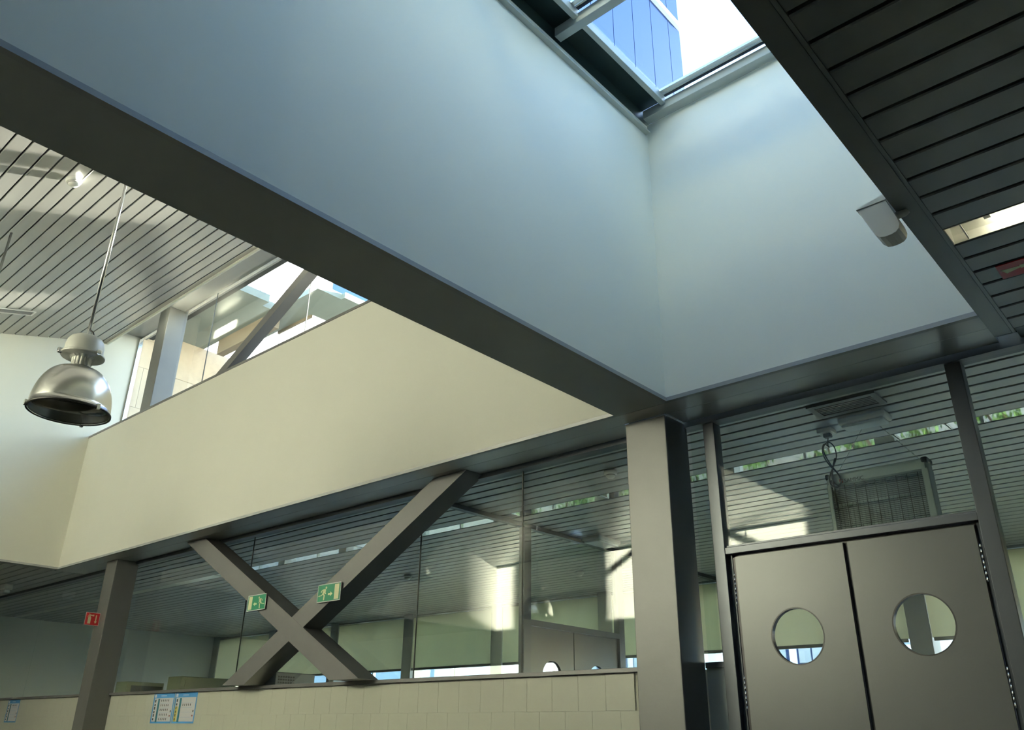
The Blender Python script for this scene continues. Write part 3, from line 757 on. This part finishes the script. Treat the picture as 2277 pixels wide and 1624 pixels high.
# ------------------------------------------------------------------ posters
def poster(x0, x1, z0, z1, rows, band, label):
    yf = 5.539; e = empty('poster', ((x0 + x1) / 2, yf, z0), label, 'poster', 'timetable posters under the sill')
    W, H = x1 - x0, z1 - z0
    def R(mm, u0, u1, v0, v1, t=1): mm.box(x0 + u0 * W, x0 + u1 * W, yf - .0012 * t, yf, z0 + v0 * H, z0 + v1 * H)
    box('sheet', BLUE, x0, x1, yf, yf + .0012, z0, z1, e)
    m = MB(); R(m, .06, .96, .06, .84); R(m, .04, .13, .86, .97); m.build('paper_field', PAPER, e)
    m = MB(); R(m, .24, .32, .04, .82, 2); m.build('side_band', TEAL, e)
    m = MB()
    for k in range(6): R(m, .095, .15, .10 + .12 * k, .17 + .12 * k + .02 * (k % 2), 2)
    if band: m2 = MB(); R(m2, .07, .20, .06, .55, 2); m2.build('yellow_band', YEL, e)
    for r in rows:
        v = .82 - .155 * r - .10
        for k in range(5): R(m, .40 + .085 * k, .425 + .085 * k, v, v + .07, 2)
    R(m, .89, .93, .36, .43, 2); m.build('print', INK, e)['kind'] = 'stuff'
    m = MB(); R(m, .87, .92, .22, .27, 2); m.build('red_mark', LOGO, e)
    m = MB(); R(m, .36, .62, .90, .93, 1.5)
    for k in range(1, 5): R(m, .36, .84, .82 - .155 * k - .004, .82 - .155 * k + .004, 1.5)
    m.build('ruling', principled('poster pale blue', (.42, .52, .66), .6) if 'poster pale blue' not in bpy.data.materials else bpy.data.materials['poster pale blue'], e)
poster(-11.175, -10.635, 1.095, 1.450, (0, 1, 2, 3, 4), False, 'blue bordered timetable poster with five rows, right of the tall column')
poster(-10.615, -10.075, 1.095, 1.450, (1,), True, 'blue bordered timetable poster with a yellow band beside the five-row one')
poster(-16.262, -15.755, 1.105, 1.450, (0,), False, 'blue bordered timetable poster at the far left edge')

# ------------------------------------------------------------------ back room: window wall, inner partition, equipment
sp = empty('wall_window', (-8, YWIN + .1, 0), 'white window wall at the far side of the back room', 'wall', kind='structure')
box('spandrel', PLASTER, -21.2, 5.5, YWIN, YWIN + .2, 0, .95, sp); box('lintel', PLASTER, -21.2, 5.5, YWIN, YWIN + .2, 3.24, 3.6, sp)
px = [-21.06, -18.47, -15.97, -13.47, -10.97, -8.47, -5.97, -3.47, -0.97, 1.53, 4.03]
PIERM = principled('pier paint', (0.42, 0.42, 0.37), 0.6, noise=0.05)
pier = empty('wall_piers', (-8, YWIN, 0), 'row of pale grey piers between the back windows', 'piers', kind='structure')
for x in px: box('pier', PIERM, x - .14, x + .14, 11.872, YWIN + .2, 0, ZL, pier, c=.006)
bl = ['at the far left end', 'second from the left end', 'left of the tall column view', 'behind the crossed braces', 'behind the right brace', 'left of the inner doors', 'behind the main column', 'seen through the left porthole', 'seen through the right porthole', 'right of the door post', 'at the far right']
edges = px + [5.5]
for i in range(len(px)):
    a, b = edges[i] + .14, edges[i + 1] - (.14 if i + 1 < len(px) else 0)
    e = empty('roller_blind', ((a + b) / 2, 11.9, 2.2), 'half-lowered cream roller blind ' + bl[i], 'blind', 'roller blinds on the back windows')
    box('cloth', BLIND, a + .002, b - .002, 11.897, 11.899, 2.235, 3.245, e)
    box('bottom_bar', STEEL, a + .02, b - .02, 11.885, 11.91, 2.195, 2.24, e)
    m = MB(); m.tube([(a + .01, 11.9, 3.25), (b - .01, 11.9, 3.25)], .03, 12); m.build('roller', ALU, e)
    wn = empty('window_%d' % (20 + i), ((a + b) / 2, 12.1, .95), 'back window behind the blind ' + bl[i], 'window', kind='structure')
    box('pane', GLASSW, a, b, 12.08, 12.088, .95, 3.24, wn)
    box('frame', ALU, a, b, 12.05, 12.12, .95, 1.0, wn)
    box('mullion', ALU, (a + b) / 2 - .02, (a + b) / 2 + .02, 12.05, 12.12, 1.0, 3.24, wn)
# inner partition with double doors
ip = empty('wall_inner', (-6.3, 8.5, 0), 'inner glazed partition with grey doors in the back room', 'partition', kind='structure')
XI = -6.30
box('head_rail', FRAME, XI - .05, XI + .03, 5.66, 11.8, ZL - .05, ZL - .002, ip)
box('post', FRAME, XI - .05, XI + .03, 7.24, 7.36, 0, ZL - .05, ip)
box('post', FRAME, XI - .05, XI + .03, 9.10, 9.22, 0, ZL - .05, ip)
box('transom_bar', FRAME, XI - .05, XI + .03, 7.36, 9.10, 2.15, 2.215, ip)
box('pane', GLASS, XI - .012, XI - .004, 7.36, 9.10, 2.215, ZL - .05, ip)
box('pane', GLASS, XI - .012, XI - .004, 5.66, 7.24, 1.49, ZL - .05, ip)
box('pane', GLASS, XI - .012, XI - .004, 9.22, 11.8, 1.49, ZL - .05, ip)
box('sill_panel', TILE, XI - .05, XI + .02, 5.66, 7.24, 0, 1.49, ip)
box('sill_panel', TILE, XI - .05, XI + .02, 9.22, 11.8, 0, 1.49, ip)
def inner_leaf(ya, yb_, label):
    e = empty('inner_door', (XI, (ya + yb_) / 2, 0.01), label, 'door', 'inner double doors')
    cy_, cz_, r = (ya + yb_) / 2, 1.62, .18; N = 32
    ring = [(cy_ + r * math.cos(2 * math.pi * k / N), cz_ + r * math.sin(2 * math.pi * k / N)) for k in range(N)]
    m = MB()
    for side in (0, 1):
        pass
    # four bands around the hole
    m.box(XI - .04, XI, ya, yb_, 0.01, cz_ - r); m.box(XI - .04, XI, ya, yb_, cz_ + r, 2.145)
    m.box(XI - .04, XI, ya, cy_ - r, cz_ - r, cz_ + r); m.box(XI - .04, XI, cy_ + r, yb_, cz_ - r, cz_ + r)
    for q in range(4):
        arc = [ring[(q * 8 + k) % N] for k in range(9)]
        cor = (cy_ + r * (1, -1, -1, 1)[q], cz_ + r * (1, 1, -1, -1)[q])
        m.prism(arc + [cor], 'x', XI - .04, XI)
    m.build('leaf_panel', DOORM, e)
    g = MB(); g.prism(ring, 'x', XI - .022, XI - .018); g.build('porthole_glass', GLASSW, e)
inner_leaf(7.375, 8.18, 'grey inner door leaf nearer the partition glass')
inner_leaf(8.195, 9.09, 'grey inner door leaf farther from the partition glass')
# equipment standing behind the sill
def cabinet(x0, x1, y0, y1, z1, label, open_top):
    e = empty('cabinet', ((x0 + x1) / 2, (y0 + y1) / 2, 0), label, 'cabinet')
    box('body', OLIVE, x0, x1, y0, y1, .1, z1, e, c=.01)
    box('plinth', FRAME, x0 + .03, x1 - .03, y0 + .03, y1 - .03, 0, .1, e)
    box('door_panel', OLIVE if not open_top else FRAME, x1, x1 + .012, y0 + .08, y1 - .03, z1 - .9, z1 - .06, e)
    return e
cabinet(-14.95, -14.55, 6.7, 7.35, 1.76, 'low olive cabinet with a dark front behind the sill', True)
cabinet(-14.45, -14.0, 7.35, 8.4, 1.86, 'tall olive cabinet with a flat door behind the sill', False)
hd = empty('extractor_hood', (-12.7, 8.7, 1.4), 'perforated steel box standing behind the crossed braces', 'extractor')
box('body', FRAME, -13.4, -12.95, 8.5, 9.3, 0.9, 1.96, hd, c=.01)
m = MB()
for i in range(7):
    for j in range(10): m.box(-12.95, -12.945, 8.55 + .05 * i, 8.58 + .05 * i, 1.45 + .047 * j, 1.475 + .047 * j)
m.build('perforation', BLACK, hd)['kind'] = 'stuff'
box('foot', FRAME, -13.35, -13.0, 8.55, 9.25, 0, .9, hd)

# ------------------------------------------------------------------ outdoors
random.seed(4)
S(box('floor_outdoor', GROUND, -140, 120, 12.3, 200, -0.35, -0.25), 'pale paved ground outside the back windows', 'ground')
S(box('roof', ROOF, -22, -3.4, 5.76, 12.3, 3.62, 3.72), 'flat roof outside the clerestory', 'roof')
def shrub(x, y, h, label):
    e = empty('shrub', (x, y, -.25), label, 'shrub', 'shrubs outside the back windows')
    m = MB()
    for k in range(5):
        a = random.uniform(0, 6.28); m.tube([(x, y, -.25), (x + .15 * h * math.cos(a), y + .15 * h * math.sin(a), h * .5), (x + .3 * h * math.cos(a + .4), y + .3 * h * math.sin(a + .4), h * .85)], .02, 5)
    m.build('stems', BARK, e)
    m = MB()
    for k in range(420):
        v = Vector((random.gauss(0, 1), random.gauss(0, 1), random.gauss(0, 1))).normalized() * random.uniform(.35, 1)
        c = Vector((x + v.x * h * .42, y + v.y * h * .42, h * .58 + v.z * h * .42))
        u = Vector((random.gauss(0, 1), random.gauss(0, 1), random.gauss(0, 1))).normalized(); t = u.cross(Vector((.3, .5, .8))).normalized()
        s = random.uniform(.05, .10)
        m.add([c - u * s, c + t * s * .4, c + u * s, c - t * s * .4], [(0, 1, 2, 3)])
    o = m.build('foliage', LEAF, e); o['kind'] = 'stuff'
spots = [(-12.9, 15.0, 1.2), (-11.6, 15.2, 1.3), (-10.4, 14.2, 1.0), (-9.6, 14.6, 1.1), (-8.7, 15.6, 1.5), (-7.6, 14.9, 1.2), (-6.6, 14.3, 1.0), (-5.6, 15.3, 1.4), (-4.6, 14.5, 1.1), (-3.9, 15.4, 1.3), (-2.6, 14.6, 1.2)]
nth = ['leftmost', 'second', 'third', 'fourth', 'fifth', 'sixth', 'seventh', 'eighth', 'ninth', 'tenth', 'last']
for (x, y, h), nme in zip(spots, nth):
    shrub(x, y, h, 'leafy green shrub outside the back windows, ' + nme + ' from the left')
# street building seen through the left porthole
STREETP = principled('street window pane', (0.16, 0.23, 0.31), 0.2)
sbd = empty('street_building', (-20, 48, -.25), 'pale street building with bands of blue windows seen through the porthole', 'building')
box('wall', PALE, -40, 22, 44, 52, -.25, 11.8, sbd)
for f in range(3):
    for k in range(5):
        x = -24.0 + k * 2.35; z = 1.2 + f * 2.7
        w_ = box('window', TOWERJ, x, x + 1.9, 43.9, 44.0, z, z + 1.5, sbd)
        box('pane', STREETP, x + .08, x + .9, 43.88, 43.9, z + .08, z + 1.42, w_); box('pane', STREETP, x + 1.0, x + 1.82, 43.88, 43.9, z + .08, z + 1.42, w_)
# blue tower above the skylight
SC = 2.0
tw = empty('office_tower', (-26, 32, 0), 'tall blue glazed tower seen through the skylight', 'tower')
XT = -10.20 * SC
ty = [20.0 * SC - .8 * SC - 1.15 * SC * k for k in range(0, 9)]
ys2 = [20.0 * SC] + ty
box('core', TOWERJ, XT - 12, XT - .06, ys2[-1], ys2[0], -.25, 70, tw)
for a, b in zip(ys2[:-1], ys2[1:]):
    for z0_, z1_ in ((0, 11.9), (12.0, 24.5), (24.6, 46.8), (47.3, 69.5)):
        box('cladding_panel', BLUEGLASS if z0_ else PALE, XT - .06, XT, b + .03, a - .03, z0_, z1_, tw)
box('ledge', PALE, XT - .06, XT + .25, ys2[-1], ys2[0], 46.85, 47.25, tw)
# pale block seen through the clerestory
pb = empty('pale_building', (-21, 11, 3.75), 'bright pale building with vertical joints outside the clerestory', 'building')
box('wall', PALE, -24, -19.05, 8.8, 12.8, 3.75, 17, pb)
for k in range(5): box('cladding_panel', PALE, -19.05, -19.0, 8.82 + .8 * k, 9.58 + .8 * k, 3.75, 17, pb)
# sandstone wing and canopy
sw = empty('stone_wing', (-17, 8, 3.7), 'sandstone clad wing of the building outside the clerestory', 'building')
box('wall', GROUT, -17.2, -15.64, 5.76, 11.5, 3.72, 8.5, sw)
slab0 = MB(); slab0.cbox(-15.63, -15.59, 0, 1.185, 0, .845, .004); first = None
for r in range(5):
    for k in range(5):
        y = 5.70 + 1.19 * k - (.6 if r % 2 else 0); z = 8.5 - .85 * (r + 1)
        if first is None: first = slab0.build('stone_slab', STONE, sw, origin=(-15.59, 0, 0)); first.location = Vector((-15.59, y, z)) - wloc(sw)
        else: clone(first, (-15.59, y, z), sw)
cn = empty('canopy', (-13.5, 7.5, 8.5), 'grey green canopy slabs with a notch outside the clerestory', 'canopy')
box('near_slab', CONC, -17.2, -12.70, 5.9, 7.17, 8.5, 8.66, cn)
box('near_slab', CONC, -17.2, -12.92, 7.17, 7.46, 8.5, 8.66, cn)
box('far_slab', CONC, -15.0, -11.55, 7.46, 8.0, 8.5, 8.62, cn)
box('far_slab', CONC, -12.5, -11.45, 8.0, 10.5, 8.5, 8.62, cn)
box('downstand', BROWN, -14.97, -12.95, 7.44, 7.60, 8.18, 8.52, cn)
box('edge_strip', BROWN, -13.64, -12.5, 7.99, 8.03, 8.44, 8.52, cn)
box('back_panel', PALE, -14.0, -12.5, 9.6, 9.7, 8.2, 9.4, cn)
S(box('wall_sky_block', PALE, 0.6, 6.0, -6.0, 4.6, 3.62, 9.6), 'added unseen wing beside the skylight cutting sky light from the right', 'wall')  # unseen volume added to dim the sky light on the left shaft wall
S(box('wall_bounce', principled('bounce wall render', (0.36, 0.335, 0.27), 0.8, noise=0.05), -3.4, -0.7, 0.2, 1.15, 6.07, 7.6), 'added unseen wall behind the skylight bouncing sun onto the shaft wall', 'wall')  # added out of view to throw warm sunlight onto the back shaft wall
# roof sun blocker and tower blocks, added to shade the sun
S(box('wall_sun_block', PLASTER, -3.2, 5.5, 8.6, 10.6, 3.6, 8.7), 'added, unseen sun blocker on the roof behind the shaft', 'sun blocker')  # unseen box added to keep the sun off the skylight
for bx0, bx1, blab in ((-14.8, -9.75, 'left one of the two'), (-8.9, -6.3, 'right one of the two')):
    db = empty('sun_shade_block', ((bx0 + bx1) / 2, 19, -.25), 'added sun-shading tower block with small windows outside the back windows, ' + blab, 'building', 'added sun-shading blocks')  # added block, placed to shade stretches of the clerestory
    box('wall', PALE, bx0, bx1, 18.0, 19.0, -.25, 13, db)
    for r in range(4):
        for k in range(int((bx1 - bx0 - .3) / .85)):
            wx, wz = bx0 + .25 + .85 * k, 0.5 + 1.95 * r
            wd_ = box('window', BLUEGLASS, wx, wx + .66, 17.95, 18.0, wz, wz + .75, db)
            box('pane', STREETP, wx + .05, wx + .31, 17.93, 17.95, wz + .06, wz + .69, wd_); box('pane', STREETP, wx + .35, wx + .61, 17.93, 17.95, wz + .06, wz + .69, wd_)
    box('parapet', STEEL, bx0 - .05, bx1 + .05, 17.95, 19.05, 13, 13.1, db)
